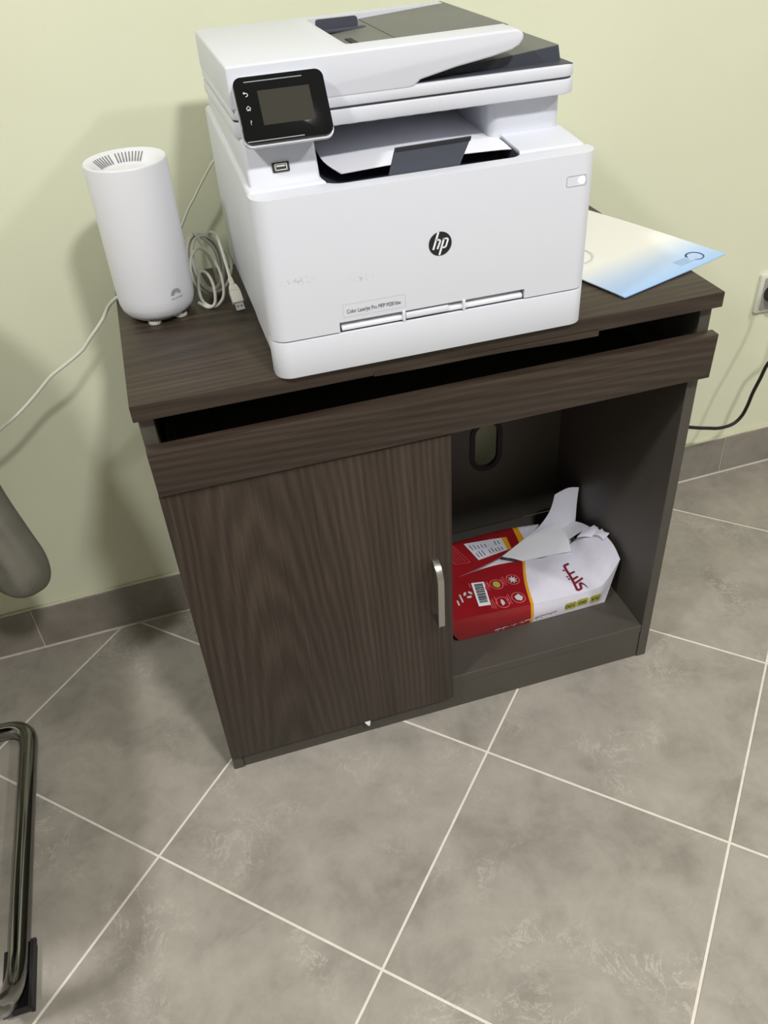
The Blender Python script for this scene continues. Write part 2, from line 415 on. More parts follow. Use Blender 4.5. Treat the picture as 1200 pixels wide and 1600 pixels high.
TS, TANG, TX, TY, GAP = 0.3989, 0.8079, 0.42865, -0.54586, 0.0036
tu = (math.cos(TANG), math.sin(TANG)); tv = (-math.sin(TANG), math.cos(TANG))
def tile_mesh(poly, c):
    bm = BM(); prism(bm, [(p[0] - c[0], p[1] - c[1]) for p in poly], 'z', -.008, 0); bev(bm, .0009, 1, test=lambda e: all(v.co.z > -.001 for v in e.verts))
    me = bpy.data.meshes.new('tile'); bm.to_mesh(me); bm.free(); me.materials.append(M_tile); return me
full = None
for i in range(-12, 12):
    for j in range(-12, 12):
        h = TS / 2 - GAP / 2
        c = (TX + TS * ((i + .5) * tu[0] + (j + .5) * tv[0]), TY + TS * ((i + .5) * tu[1] + (j + .5) * tv[1]))
        q = [(c[0] + a * tu[0] + b * tv[0], c[1] + a * tu[1] + b * tv[1]) for a, b in ((-h, -h), (h, -h), (h, h), (-h, h))]
        p = q
        for (nx, ny, d) in ((-1, 0, -XL), (1, 0, XR), (0, -1, -YF), (-WA, 1, -.0128)):
            p = clip(p, nx, ny, d)
            if len(p) < 3: break
        if len(p) < 3: continue
        if p == q:
            if full is None: full = tile_mesh(p, c)
            me = full
        else: me = tile_mesh(p, c)
        o = bpy.data.objects.new('tile', me); COL.objects.link(o); o.parent = floor; o.location = (c[0], c[1], 0)

# baseboard of cut tiles along the back wall
bm = BM(); prism(bm, [(XL, wy(XL) - .0085), (XR, wy(XR) - .0085), (XR, wy(XR)), (XL, wy(XL))], 'z', 0, .097)
bb = tag(obj('baseboard_back', bm, M_grout, origin=(0, 0, 0), smooth=0), kind='structure')
x = -.3195 - 5 * .3955
while x < XR:
    a, b = max(x + .0012, XL), min(x + .3943, XR)
    if b - a > .02:
        bm = BM(); prism(bm, [(a, wy(a) - .0100), (b, wy(b) - .0100), (b, wy(b) - .0005), (a, wy(a) - .0005)], 'z', .0022, .0995); bev(bm, .0007, 1)
        obj('tile', bm, M_base, parent=bb, smooth=0)
    x += .3955
# uneven bead of filler on the top of the baseboard
bm = BM(); n = 160; path = []; rad = []
for k in range(n + 1):
    xx = XL + (XR - XL) * k / n; path.append((xx, wy(xx) - .004 + random.uniform(-.0008, .0008), .0995)); rad.append(.0042 + random.uniform(-.0014, .0012))
tube(bm, path, rad, 6, flat=.6); obj('filler_bead', bm, M_caulk, parent=bb)

# ceiling lamps
for k, (lx, ly, lr, lw, ll) in enumerate(LAMPS):
    t = thing('ceiling_lamp', (lx, ly, CEIL - .03), ll, 'lamp', 'round ceiling lamps above the room')
    bm = BM(); n = 40
    circ = lambda r, z: [(lx + r * math.cos(2 * PI * q / n), ly + r * math.sin(2 * PI * q / n), z) for q in range(n)]
    ringloft(bm, [circ(lr + .02, CEIL), circ(lr + .02, CEIL - .02), circ(lr + .012, CEIL - .028), circ(lr, CEIL - .026), circ(lr, CEIL - .012)], True, False)
    obj('housing', bm, M_lampw, t)
    bm = BM(); ringloft(bm, [circ(lr - .001, CEIL - .013), circ(lr - .001, CEIL - .019), circ(lr - .01, CEIL - .022)]); obj('diffuser', bm, M_lampd, t)
    ld = bpy.data.lights.new('lamp_light', 'AREA'); ld.shape = 'DISK'; ld.size = lr * 2; ld.energy = lw; ld.color = LAMP_COL
    lo = bpy.data.objects.new('lamp_light', ld); COL.objects.link(lo); lo.parent = t; lo.location = (0, 0, -.004)

# ================================================================== CABINET
H, TT = .735, .0222
CF, DF, CB = -.4377, -.4516, -.0615               # carcass front, door front, carcass back
cab = thing('printer_cabinet', (.4, -.23, 0), 'dark walnut low cabinet with one door, open cubby and ajar drawer', 'cabinet')
bm = bbox_bm(0, .8, -.4518, -.060, H - TT, H, .0012); obj('tabletop', bm, M_woodx, cab)
SP = .018
for (x0, x1) in ((.005, .005 + SP), (.795 - SP, .795)):
    obj('side_panel', bbox_bm(x0, x1, CF, CB, 0, H - TT - .0003, .0006, 1), M_carc, cab)
# back panel with an oblong cable hole
bm = BM(); box(bm, .0235, .7765, -.066, -.0622, .083, H - TT - .001)
c = BM(); prism(c, rrect(.588, .644, .236, .345, .028, 8), 'y', -.08, -.05)
bp_ = obj('back_panel', cut(bm, c), M_carc, cab)
bm = BM(); oo = rrect(.582, .650, .230, .351, .034, 10); ii = rrect(.592, .640, .240, .341, .024, 10)
rings = [[(p[0], y, p[1]) for p in pts] for pts, y in ((oo, -.0662), (oo, -.0690), (ii, -.0690), (ii, -.0600), (oo, -.0605))]
ringloft(bm, rings, False, False); obj('cable_grommet', bm, M_dark, bp_, label='black oblong cable grommet')
obj('bottom_shelf', bbox_bm(.0235, .7765, CF + .0005, -.067, .065, .083, .0006, 1), M_carc, cab)
obj('plinth', bbox_bm(.0235, .7765, CF + .002, CF + .020, .0, .0645, .0006, 1), M_carc, cab)
obj('divider', bbox_bm(.386, .402, CF + .001, -.067, .0835, .598, .0006, 1), M_carc, cab)
# drawer, front proud of the carcass, open gap above
dr = obj('drawer', bbox_bm(.030, .770, -.4405, -.085, .606, .612, 0), M_carc, cab)
for q in ((.030, .042, -.400, -.085), (.758, .770, -.400, -.085), (.042, .758, -.097, -.085)):
    obj('drawer_side', bbox_bm(q[0], q[1], q[2], q[3], .6121, .634, 0), M_carc, dr)
bm = BM(); z0, z1 = .6035, .6735
prism(bm, [(.0065, z0), (.7975, z0 + .0025), (.7995, z1 + .0010), (.0055, z1 - .001)], 'y', DF - .0055, DF + .011); bev(bm, .001, 2)
obj('drawer_front', bm, M_woodx, dr)
# door with bow handle
door = obj('door', bbox_bm(.0055, .4025, DF, DF + .0135, .047, .6005, .001), M_woodz, cab)
bm = BM(); hx, hz0, hz1 = .3745, .259, .3785
prof = [(DF - .000, hz0), (DF - .0225, hz0 - .002), (DF - .0262, hz0 + .002), (DF - .0262, hz0 + .088)] + \
       [(DF - .0262 + .0262 * (1 - math.cos(a)), hz0 + .088 + .034 * math.sin(a)) for a in [PI / 2 * k / 8 for k in range(1, 9)]]
inner = [(DF - .000, hz0 + .0045), (DF - .0215, hz0 + .0045), (DF - .0215, hz0 + .086)] + \
        [(DF - .0215 + .0215 * (1 - math.cos(a)), hz0 + .086 + .0315 * math.sin(a)) for a in [PI / 2 * k / 8 for k in range(1, 9)]]
prism(bm, prof + inner[::-1], 'x', hx - .0052, hx + .0052); bev(bm, .0006, 2, 50)
obj('handle', bm, M_metal, door, label='satin metal bow handle')
# peeling edge band sagging below the front of the top
bm = BM(); top, bot = [], []
for k in range(25):
    xx = .30 + .312 * k / 24; t = k / 24
    sag = .0052 * t ** 1.2 + .0006 * math.sin(9 * t)
    top.append((xx, H - TT + .004 - sag * .3)); bot.append((xx, H - TT - .0004 - sag))
prism(bm, bot + top[::-1], 'y', -.4531, -.4519); obj('edge_band', bm, M_woodx, cab, label='loose edge band sagging under the top')

# scrap of white paper caught under the door
bm = BM(); sheet(bm, [[(.2375, -.4490, .0462), (.2435, -.4490, .0468), (.2495, -.4490, .0478)], [(.2405, -.4505, .0405), (.2450, -.4508, .0410), (.2485, -.4500, .0415)], [(.2440, -.4510, .0345), (.2455, -.4512, .0340), (.2475, -.4505, .0338)]], 3, 3, .0002)
tag(obj('paper_scrap', bm, M_paper), 'tiny torn white paper corner caught under the closed walnut door', 'paper')

# ================================================================== PRINTER
PZ = H                                         # stands on the tabletop
def zz(v): return PZ + v
pr = thing('multifunction_printer', (.382, -.27, PZ), 'white office laser printer with scanner lid and black touch panel', 'printer')
X0, X1 = .1785, .584
# main body: side profile, then the output pocket cut from the deck
YB = -.085
prof = [(-.4300, .020), (-.4300, .215), (-.372, .2205), (-.12, .240), (YB, .236), (YB, .024), (-.318, .024), (-.336, .0205)]
bm = BM(); prism(bm, [(y, zz(z)) for y, z in prof], 'x', X0 + .001, X1 - .001); bev(bm, .006, 3, 20)
c = BM(); prism(c, rrect(.2645, .4995, -.4385, -.165, (.022, .016, .002, .002), 8), 'z', zz(.172), zz(.30))
body = obj('main_body', cut(bm, c), M_white, pr)
# low foot rail under the body, set in
obj('underside', bbox_bm(X0 + .010, X1 - .010, -.42, -.10, zz(.0005), zz(.0235), .002), M_white, pr)
# front cover (with the feed slot notch at its foot) and rounded corners
foot = rrect(X0, X1, -.4605, -.4302, (.020, .020, .001, .001), 8)
def front_slab(z0, z1):
    b = BM(); prism(b, foot, 'z', zz(z0), zz(z1)); return b
bm = front_slab(.0495, .2135); bev(bm, .0085, 4, 40, test=lambda e: all(v.co.z > zz(.21) for v in e.verts) and any(v.co.y < -.435 for v in e.verts))
c = BM(); box(c, .2605, .4975, -.47, -.4475, zz(.03), zz(.0615))
bm = cut(bm, c); c = BM(); prism(c, rrect(.2645, .4995, -.4385, -.165, (.022, .016, .002, .002), 8), 'z', zz(.190), zz(.30))
front = obj('front_cover', cut(bm, c), M_front, pr, smooth=40)
# the deck strip behind the cover's top edge belongs to the cover; pocket continues through it
bm = front_slab(.0003, .0475); bev(bm, .002, 2, 50); obj('paper_cassette', bm, M_white, pr, smooth=40)
bm = BM(); prism(bm, rrect(X0 + .003, X1 - .003, -.4570, -.4305, (.018, .018, .001, .001), 8), 'z', zz(.0470), zz(.0500)); obj('cassette_gap', bm, M_seam, pr)
# manual feed tray showing in the notch
ft = obj('feed_slot', bbox_bm(.2607, .4973, -.4476, -.4472, zz(.0497), zz(.0613), 0), M_dark, pr)
bm = BM(); prism(bm, [(-.4595, zz(.0500)), (-.4590, zz(.0545)), (-.4530, zz(.0570)), (-.4478, zz(.0572)), (-.4478, zz(.0500))], 'x', .2630, .4955); bev(bm, .0012, 2); obj('feed_tray', bm, M_white2, pr)
for tx_ in (.3405, .4175):
    obj('feed_guide', bbox_bm(tx_ - .0018, tx_ + .0018, -.4618, -.448, zz(.0492), zz(.0622), .0008), M_white2, pr)
obj('feed_latch', bbox_bm(.3430, .3980, -.4610, -.450, zz(.0515), zz(.0582), .001), M_white2, pr)
# front cover print
FP = Plane((.382, -.4605, zz(0)), (1, 0, 0), (0, 0, 1))
eu, ev, er = .388 - .382, .1365, .0140
bm = BM(); FP.disc(bm, eu, ev, er, .0005, .0006, 48); em = obj('emblem_disc', bm, M_hp, front, label='round black emblem with white slanted letters hp')
bm = BM()
def HPX(px, py): return (eu + (px - 612) / 314 * er, ev - (py - 548 + (px - 612) * .12) / 335 * er * 0.99)
def hps(pts, w): FP.stroke(bm, [HPX(*p) for p in pts], [q * er / 320 for q in w] if isinstance(w, list) else w * er / 320, .0009)
hps([(563, 215), (412, 712)], 56); hps([(498, 440), (580, 430), (606, 448), (608, 475), (527, 695)], [50, 44, 44, 50, 50])
hps([(712, 400), (578, 868)], 54); hps([(690, 412), (790, 398), (818, 412), (820, 440), (762, 625), (735, 645), (650, 660)], [44, 44, 44, 50, 50, 46, 44])
obj('emblem_letters', bm, M_hpw, front)
bm = BM(); FP.text(bm, 'Color LaserJet Pro MFP M281fdw', .2705 - .382, .0715, .0072, .0003, width=.0665)
obj('model_lettering', bm, M_ink, front)
bm = BM(); a0, a1, b0, b1 = .2660 - .382, .3430 - .382, .0672, .0828
for q in (((a0, b0), (a1, b0)), ((a1, b0), (a1, b1)), ((a1, b1), (a0, b1)), ((a0, b1), (a0, b0))): FP.stroke(bm, q, .0004, .0002)
obj('label_outline', bm, mat('faint_line', (196, 198, 204), .5), front)
bm = BM(); pts = rrect(.5445 - .382, .5690 - .382, .1775, .1893, .002, 4); FP.stroke(bm, pts + [pts[0]], .0005, .0003); obj('button_outline', bm, mat('button_line', (150, 152, 158), .5), front)
bm = BM(); FP.disc(bm, .5635 - .382, .1834, .0042, .0006, .0006); obj('power_button', bm, M_led, front, label='round glowing power button')

# pocket liner and flip-up stop
bm = BM(); oo = rrect(.2650, .4990, -.4380, -.1655, (.0215, .0155, .002, .002), 8); ii = rrect(.2664, .4976, -.4366, -.1669, (.0202, .0142, .001, .001), 8)
def lz(y): return zz(.1925 + .02 * max(0, (y + .437) / .27))
ringloft(bm, [[(p[0], p[1], zz(.1990)) for p in oo], [(p[0], p[1], zz(.2118) + .080 * (p[1] + .438)) for p in oo], [(p[0], p[1], zz(.2116) + .080 * (p[1] + .438)) for p in ii], [(p[0], p[1], zz(.2000)) for p in ii]], True, True)
obj('output_tray', bm, M_dgrey, pr, label='dark grey output tray')
bm = BM()
q0, q1, q2, q3 = (.3372, -.4372, zz(.2125)), (.4208, -.4372, zz(.2130)), (.4362, -.4345, zz(.2420)), (.3472, -.4345, zz(.2410))
G = [[q0, q1], [q3, q2]]
sheet(bm, [[q0, ((q0[0] + q1[0]) / 2, -.4372, zz(.21275)), q1], [q3, ((q3[0] + q2[0]) / 2, -.4345, zz(.2415)), q2]], 2, 6, .0028)
st = obj('paper_stop', bm, M_dgrey, pr, label='dark grey flip-up paper stop')
bm = BM(); pl = Plane(Vector(q3) + Vector((0, -.0003, -.0045)), (1, 0, 0.008), (0, .09, 1)); pl.poly(bm, [(-.0008, 0), (.0875, 0), (.0888, .0042), (.0002, .0042)], .0004, .001); obj('stop_lip', bm, M_dark, st)

# columns that carry the scanner
bm = BM(); prism(bm, [(-.4230, zz(.205)), (-.4000, zz(.262)), (-.105, zz(.262)), (-.105, zz(.225)), (-.38, zz(.205))], 'x', X0 + .0060, .2640); bev(bm, .004, 3, 40)
lc = obj('left_column', bm, M_white, pr)
UP = Plane((.2222, -.4125, zz(.2325)), (1, 0, 0), (0, .023, .057))
bm = BM(); UP.poly(bm, rrect(-.0095, .0095, -.0050, .0050, .001, 3), .0012, .0018); up_ = obj('usb_port', bm, M_dark, pr, label='black usb socket')
bm = BM()
for (u0, u1, v0, v1) in ((-.0068, .0068, -.0036, -.0026), (-.0068, .0068, .0026, .0036), (-.0068, -.0058, -.0036, .0036), (.0058, .0068, -.0036, .0036), (-.0048, .0048, .0002, .0018)): UP.rect(bm, u0, u1, v0, v1, .0016, .0004)
obj('usb_shell', bm, M_metal, up_)
bm = BM(); prism(bm, rrect(.4850, .5765, -.3700, -.105, (.012, .012, .003, .003), 6), 'z', zz(.213), zz(.262)); obj('right_column', bm, M_white, pr)
obj('exit_wall', bbox_bm(.262, .487, -.150, -.105, zz(.216), zz(.262), 0), M_dgrey, pr)
bm = BM()
for k in range(9): box(bm, .285 + .022 * k, .297 + .022 * k, -.388, -.300, zz(.2605), zz(.2632))
obj('exit_ribs', bm, M_white, pr)

# scanner base and lid
SB = -.1235; SF = -.3925
def slab(x0, x1, y0, y1, z0, z1, r, w=.0018):
    b = BM(); prism(b, rrect(x0, x1, y0, y1, r, 6), 'z', zz(z0), zz(z1)); return bev(b, w, 2, 60) if w else b
obj('scanner_base', slab(X0 + .0015, X1, SF, SB, .2615, .2775, (.008, .016, .012, .010)), M_white, pr)
bm = slab(X0 + .0035, X1 - .002, SF + .002, SB - .002, .2770, .2795, (.008, .016, .012, .010), 0); obj('scanner_gap', bm, M_seam, pr)
lid = obj('scanner_lid', slab(X0 + .0015, X1, SF, SB, .2795, .2925, (.008, .016, .012, .010), .0025), M_white, pr)
# feeder body: front profile with the swept lip, extruded front to back; loading well cut in
lip = [(.3790, .2893), (.3845, .2905), (.3885, .2935), (.3925, .2966), (.4345, .3046), (.4777, .3103), (.5000, .3145), (.5095, .3185), (.5148, .3250), (.5140, .3305), (.5060, .3352)]
poly = [(X0 + .0015, .2895)] + lip + [(.386, .3338), (.300, .3330), (X0 + .0015, .3322)]
bm = BM(); prism(bm, [(px, zz(pz)) for px, pz in poly], 'y', SF - .0005, SB - .0005); bev(bm, .003, 3, 40)
c = BM(); prism(c, rrect(.3205, .560, -.3520, -.1500, (.006, .001, .001, .006), 4), 'z', zz(.3195), zz(.37))
fe = obj('document_feeder', cut(bm, c), M_white, pr)
bm = BM(); prism(bm, [(X0 + .004, zz(.2870)), (.3800, zz(.2870)), (.3800, zz(.2900)), (X0 + .004, zz(.2900))], 'y', SF + .0015, SB - .003); obj('feeder_gap', bm, M_seam, pr)
# loading tray: short fixed plate, then the long flap rising to the right
bm = BM(); prism(bm, [(.3215, zz(.3190)), (.3215, zz(.3215)), (.3880, zz(.3275)), (.3880, zz(.3190))], 'y', -.3515, -.1505); lt = obj('feed_plate', bm, M_mgrey, pr, label='grey loading plate of the feeder')
bm = BM(); prism(bm, [(.3895, zz(.3190)), (.3895, zz(.3278)), (.5095, zz(.3352)), (.5135, zz(.3335)), (.5080, zz(.3190))], 'y', -.3515, -.1300); bev(bm, .001, 2, 60)
obj('input_flap', bm, M_mgrey, pr, label='grey fold-out input flap')
obj('flap_gap', bbox_bm(.3880, .3895, -.3515, -.1505, zz(.3190), zz(.3268), 0), M_dark, pr)
bm = BM(); prism(bm, rrect(.3210, .3745, zz(.3215), zz(.3392), (.001, .001, .004, .003), 4), 'y', -.2040, -.2010)
gd = obj('paper_guide', bm, M_dgrey, pr, label='dark grey sliding paper guide')
obj('guide_foot', bbox_bm(.325, .3830, -.2120, -.2045, zz(.3240), zz(.3282), .001), M_dgrey, gd)
bm = BM(); prism(bm, [(.3210, zz(.3220)), (.3540, zz(.3255)), (.3540, zz(.3258)), (.3210, zz(.3222))], 'y', -.262, -.252)
obj('guide_slot', bbox_bm(.3420, .3500, -.300, -.262, zz(.3228), zz(.3246), 0), M_dark, pr); bm.free()
# output ramp under the feeder
bm = BM(); prism(bm, [(.3930, zz(.2925)), (.3930, zz(.2938)), (.4700, zz(.3010)), (.5705, zz(.3098)), (.5740, zz(.2935)), (.5740, zz(.2925))], 'y', -.3660, -.1400); bev(bm, .0008, 1, 60)
rp = obj('output_ramp', bm, M_mgrey, pr, label='grey output ramp under the feeder')
bm = BM(); prism(bm, [(.3930, zz(.2926)), (.3930, zz(.2936)), (.4700, zz(.3006)), (.5695, zz(.3092)), (.5728, zz(.2935)), (.5728, zz(.2926))], 'y', -.3672, -.3661); obj('ramp_face', bm, M_dgrey, rp)
obj('lid_inset', bbox_bm(.3860, .5790, -.3885, -.1300, zz(.2924), zz(.2933), .0003, 1), M_dgrey, pr)

# control panel: tilted black glass on a white wedge
pt, pb = Vector((.1840, -.4020, zz(.3215))), Vector((.1840, -.4395, zz(.2655)))
CP = Plane(pb, (1, 0, 0), pt - pb); PW, PH = .0955, (pt - pb).length
bm = BM(); CP.poly(bm, rrect(0, PW, 0, PH, .0085, 6), .0030, .0045); bev(bm, .0006, 2, 60); cp = obj('control_panel', bm, M_black, pr, label='glossy black touch control panel')
bm = BM(); rim = rrect(-.0008, PW + .0008, -.0022, PH, .009, 6)
wall_pts = [(.1840 + .004 + max(0, min(PW - .008, u)), SF + .002, zz(.262) + (v / PH) * .058) for u, v in rim]
ringloft(bm, [[CP.at(u, v, -.0016) for u, v in rim], [CP.at(u, v, -.0066) for u, v in rim], wall_pts]); obj('panel_housing', bm, M_white, pr, smooth=50)
bm = BM(); CP.rect(bm, .245 * PW, .82 * PW, .25 * PH, .77 * PH, .0033, .0004); obj('display', bm, M_screen, cp)
bm = BM(); CP.rect(bm, .12 * PW, .76 * PW, .908 * PH, .922 * PH, .0034, .0003); obj('glint_trim', bm, M_rgrey, cp)  # grey strip paints in a ceiling-lamp glint along the panel's upper edge
bm = BM(); CP.rect(bm, .03 * PW, .66 * PW, .020 * PH, .034 * PH, .0034, .0003); obj('glint_trim', bm, M_rgrey, cp)
bm = BM(); iu = .115 * PW; L_ = .0034
v = .735 * PH; CP.ring(bm, iu + .0002, v - .0004, .0017, .0007, -PI * .6, PI * .55, L_, 12); CP.stroke(bm, [(iu - .0022, v + .0014), (iu + .0004, v + .0014)], .0007, L_); CP.stroke(bm, [(iu - .0010, v + .0026), (iu - .0024, v + .0014), (iu - .0010, v + .0002)], .0006, L_)
tag(obj('back_icon', bm, M_icon, cp), kind='stuff'); bm = BM(); v = .525 * PH; CP.stroke(bm, [(iu - .0024, v), (iu, v + .0024), (iu + .0024, v)], .0006, L_); CP.stroke(bm, [(iu - .0017, v), (iu - .0017, v - .0020), (iu + .0017, v - .0020), (iu + .0017, v)], .0006, L_); CP.rect(bm, iu - .0005, iu + .0006, v - .002, v - .0006, L_)
tag(obj('home_icon', bm, M_icon, cp), kind='stuff'); bm = BM(); v = .31 * PH; CP.text(bm, '?', iu - .0014, v - .002, .0062, L_)
tag(obj('help_icon', bm, M_icon, cp), kind='stuff')

# sheet lying in the output tray
bm = BM(); rows = []
for t in (0, .18, .45, 1):
    y = -.403 + .225 * t; z = zz(.2125 + .020 * t ** .8); s = .004 * t
    rows.append([(.2800 + s, y + .002 * (t == 0), z), (.305 + s, y, z + .0012), (.39 + s, y, z + .0035), (.474 - .007 * t, y - .002, z + .0022 - .0022 * t), (.4985 - .0115 * t, y - .004, z + .0012 - .0045 * t)])
rows[0][0] = (.292, -.400, zz(.2120))
sheet(bm, rows, 4, 4, .0006); tag(obj('paper_sheet', bm, M_paper), 'white paper sheet lying in the output tray of the printer', 'paper')

# ================================================================== ROUTER
rc = Vector((.0591, -.1925, H)); RA, RB, RT, RH = .0528, .0545, -.1692, .2087
ro = thing('wireless_router', rc, 'tall white cylindrical router on the left end of the cabinet', 'router')
def rel(a, b, z, n=64):
    return [(rc.x + a * math.cos(t) * math.cos(RT) - b * math.sin(t) * math.sin(RT), rc.y + a * math.cos(t) * math.sin(RT) + b * math.sin(t) * math.cos(RT), H + z) for t in [2 * PI * k / n for k in range(n)]]
bm = BM(); rings = []
for (d, z) in ((.020, .0032), (.0135, .0045), (.0075, .0085), (.0030, .0150), (.0006, .0235), (0, .035), (0, RH - .0022), (.0004, RH - .0008), (.0014, RH), (.0030, RH - .0004), (.0085, RH - .0036), (.0125, RH - .0070), (.0165, RH - .0115), (.0215, RH - .0150), (.026, RH - .0158)):
    rings.append(rel(RA - d, RB - d, z))
ringloft(bm, rings); obj('body', bm, M_router, ro, smooth=50)
bm = BM()
for k in range(17):                              # slits on the far side of the top dish
    t = math.radians(66 + 6.1 * k)
    if k == 9: continue
    a, b = RA - .0092, RB - .0092; a2, b2 = RA - .0195, RB - .0195; p = []
    for (aa, bb_, z) in ((a, b, RH - .0035), (a2, b2, RH - .0128)):
        p.append(Vector((rc.x + aa * math.cos(t) * math.cos(RT) - bb_ * math.sin(t) * math.sin(RT), rc.y + aa * math.cos(t) * math.sin(RT) + bb_ * math.sin(t) * math.cos(RT), H + z)))
    w_ = Vector((-math.sin(t + RT), math.cos(t + RT), 0)) * .0007
    f = bm.faces.new([bm.verts.new(q) for q in (p[0] - w_, p[0] + w_, p[1] + w_, p[1] - w_)])
    r_ = bmesh.ops.extrude_face_region(bm, geom=[f]); bmesh.ops.translate(bm, verts=[g for g in r_['geom'] if isinstance(g, bmesh.types.BMVert)], vec=(0, 0, .0006))
bmesh.ops.recalc_face_normals(bm, faces=bm.faces[:]); tag(obj('top_slits', bm, M_slit, ro), kind='stuff')
bm = BM()
for k in range(20):
    if k in (10, 11, 12, 13): continue
    t = math.radians(-108 + 4.2 * k) - RT
    q = [rc + Vector((math.cos(t + RT) * (RA - d), math.sin(t + RT) * (RB - d), z)) for d, z in ((.0072, .0078), (.0052, .0106))]
    tube(bm, q, .0009, 6)
tag(obj('base_vents', bm, M_vent, ro), kind='stuff')
for ang in (-106, -42, 60, 170):
    t = math.radians(ang); c0 = rc + Vector((math.cos(t) * (RA - .017), math.sin(t) * (RB - .017), 0)); bm = BM(); n = 20
    ringloft(bm, [[(c0.x + r * math.cos(2 * PI * k / n), c0.y + r * math.sin(2 * PI * k / n), H + z) for k in range(n)] for r, z in ((.0088, .0004), (.0094, .002), (.0088, .0055))]); obj('foot', bm, M_foot, ro)
# flower emblem and lettering wrapped on the shell
bm = BM(); lt0 = math.radians(-60)
def onshell(s, z, lift=.0004):
    t = lt0 + s / (RA * .98) - RT
    aa, bb_ = RA + lift, RB + lift
    return Vector((rc.x + aa * math.cos(t) * math.cos(RT) - bb_ * math.sin(t) * math.sin(RT), rc.y + aa * math.cos(t) * math.sin(RT) + bb_ * math.sin(t) * math.cos(RT), H + z))
for k in range(8):
    a = math.radians(12 + 156 * k / 7); ln = .0088 * (1 - .12 * abs(k - 3.5) / 3.5); wd = .00095
    P2 = []
    for (r, w_) in ((.0022, .0), (.0050, .75), (.0074, 1.15), (ln, .75), (ln + .0006, 0)):
        P2.append((r, w_ * wd))
    pts = [(r, w_) for r, w_ in P2] + [(r, -w_) for r, w_ in P2[::-1][1:-1]]
    bm.faces.new([bm.verts.new(onshell(r * math.cos(a) - w_ * math.sin(a), .0400 + r * math.sin(a) + w_ * math.cos(a))) for r, w_ in pts])
class Shell(Plane):
    def __init__(s): s.n = Vector((math.cos(lt0), math.sin(lt0), 0))
    def at(s, u, v, n=0.0): return onshell(u, v, n)
Shell().text(bm, 'HUAWEI', -.0088, .0340, .0042, .0004, width=.0176)
obj('emblem', bm, M_rgrey, ro, label='grey petal emblem with lettering', smooth=0)

# cables at the router
def cable(name, pts, r, m, label, cat='cable', n=8):
    bm = BM(); tube(bm, catmull(pts, n), r, 8); return tag(obj(name, bm, m), label, cat)
cable('router_cable', [(.048, -.128, H + .020), (.020, -.130, H + .012), (.001, -.130, H + .0048), (-.013, -.130, .7290), (-0.0262, -0.13, 0.7107), (-0.0517, -0.13, 0.6846), (-0.0672, -0.13, 0.6687), (-0.0932, -0.13, 0.6527), (-0.1212, -0.13, 0.6369), (-0.1462, -0.13, 0.6158), (-0.1712, -0.13, 0.5955), (-0.1955, -0.13, 0.5782), (-0.2189, -0.13, 0.5641), (-.245, -.13, .540), (-.29, -.13, .49), (-.38, -.12, .38), (-.50, -.11, .14), (-.56, -.10, .012)], .0027, M_cable,
      'thin white cable running down the wall from behind the router to the left')
cable('data_cable', [(.210, -.083, .90), (.190, -.050, .93), (0.1977, -0.03, 0.8991), (0.1796, -0.03, 0.8787), (0.1608, -0.03, 0.8553), (0.145, -0.03, 0.8339), (0.1346, -0.03, 0.8209), (0.1232, -0.03, 0.8031), (.112, -.032, .785), (.100, -.045, .765), (.086, -.075, H + .0065), (.078, -.115, H + .012), (.075, -.128, H + .018)], .0018, M_cable,
      'thin white cable between the router and the rear of the printer')

# coiled usb cable leaning between router and printer
uc = thing('usb_cable', (.140, -.180, H), 'coiled white usb cable standing between router and printer', 'cable')
bm = BM(); pts = []; cc = Vector((.1375, -.160, H + .045)); rnd = random.Random(4)
U_ = Vector((.85, .5, 0)).normalized(); V_ = Vector((-.12, .30, 1)).normalized(); N_ = U_.cross(V_)
turns = 7
for k in range(turns * 10):
    a = 2 * PI * k / 10 + .6; tn = k / 10
    ru = .0265 + .0045 * math.sin(tn * 2.1) - .0010 * (tn % 3); rv = .040 + .003 * math.cos(tn * 1.7)
    off = (tn - turns / 2) * .0030 + .003 * math.sin(1.3 * k)
    q = cc + U_ * (ru * math.cos(a) + .004 * math.sin(tn)) + V_ * (rv * math.sin(a)) + N_ * off; q.z = max(q.z, H + .0026)
    pts.append(q)
last = pts[-1]
pts += [Vector((.150, -.150, H + .082)), Vector((.158, -.170, H + .086)), Vector((.1615, -.195, H + .060)), Vector((.163, -.222, H + .034))]
tube(bm, catmull(pts, 6), .0022, 8); obj('cord', bm, M_cable, uc)
bm = BM(); loop = [(.118, -.185, H + .018), (.112, -.190, H + .045), (.118, -.178, H + .066), (.132, -.168, H + .072), (.146, -.180, H + .060), (.153, -.192, H + .036), (.150, -.205, H + .012), (.136, -.214, H + .0026), (.122, -.205, H + .006), (.118, -.195, H + .020), (.124, -.192, H + .046), (.134, -.196, H + .044), (.139, -.205, H + .028), (.136, -.214, H + .008), (.126, -.214, H + .0026), (.114, -.200, H + .006)]
tube(bm, catmull(loop, 6), .0022, 8); obj('loose_loop', bm, M_cable, uc)
bm = BM(); tube(bm, catmull([(.128, -.150, H + .088), (.131, -.155, H + .086), (.138, -.168, H + .070), (.146, -.176, H + .045), (.148, -.170, H + .020)], 6), .0022, 8); obj('cord_end', bm, M_cable, uc)
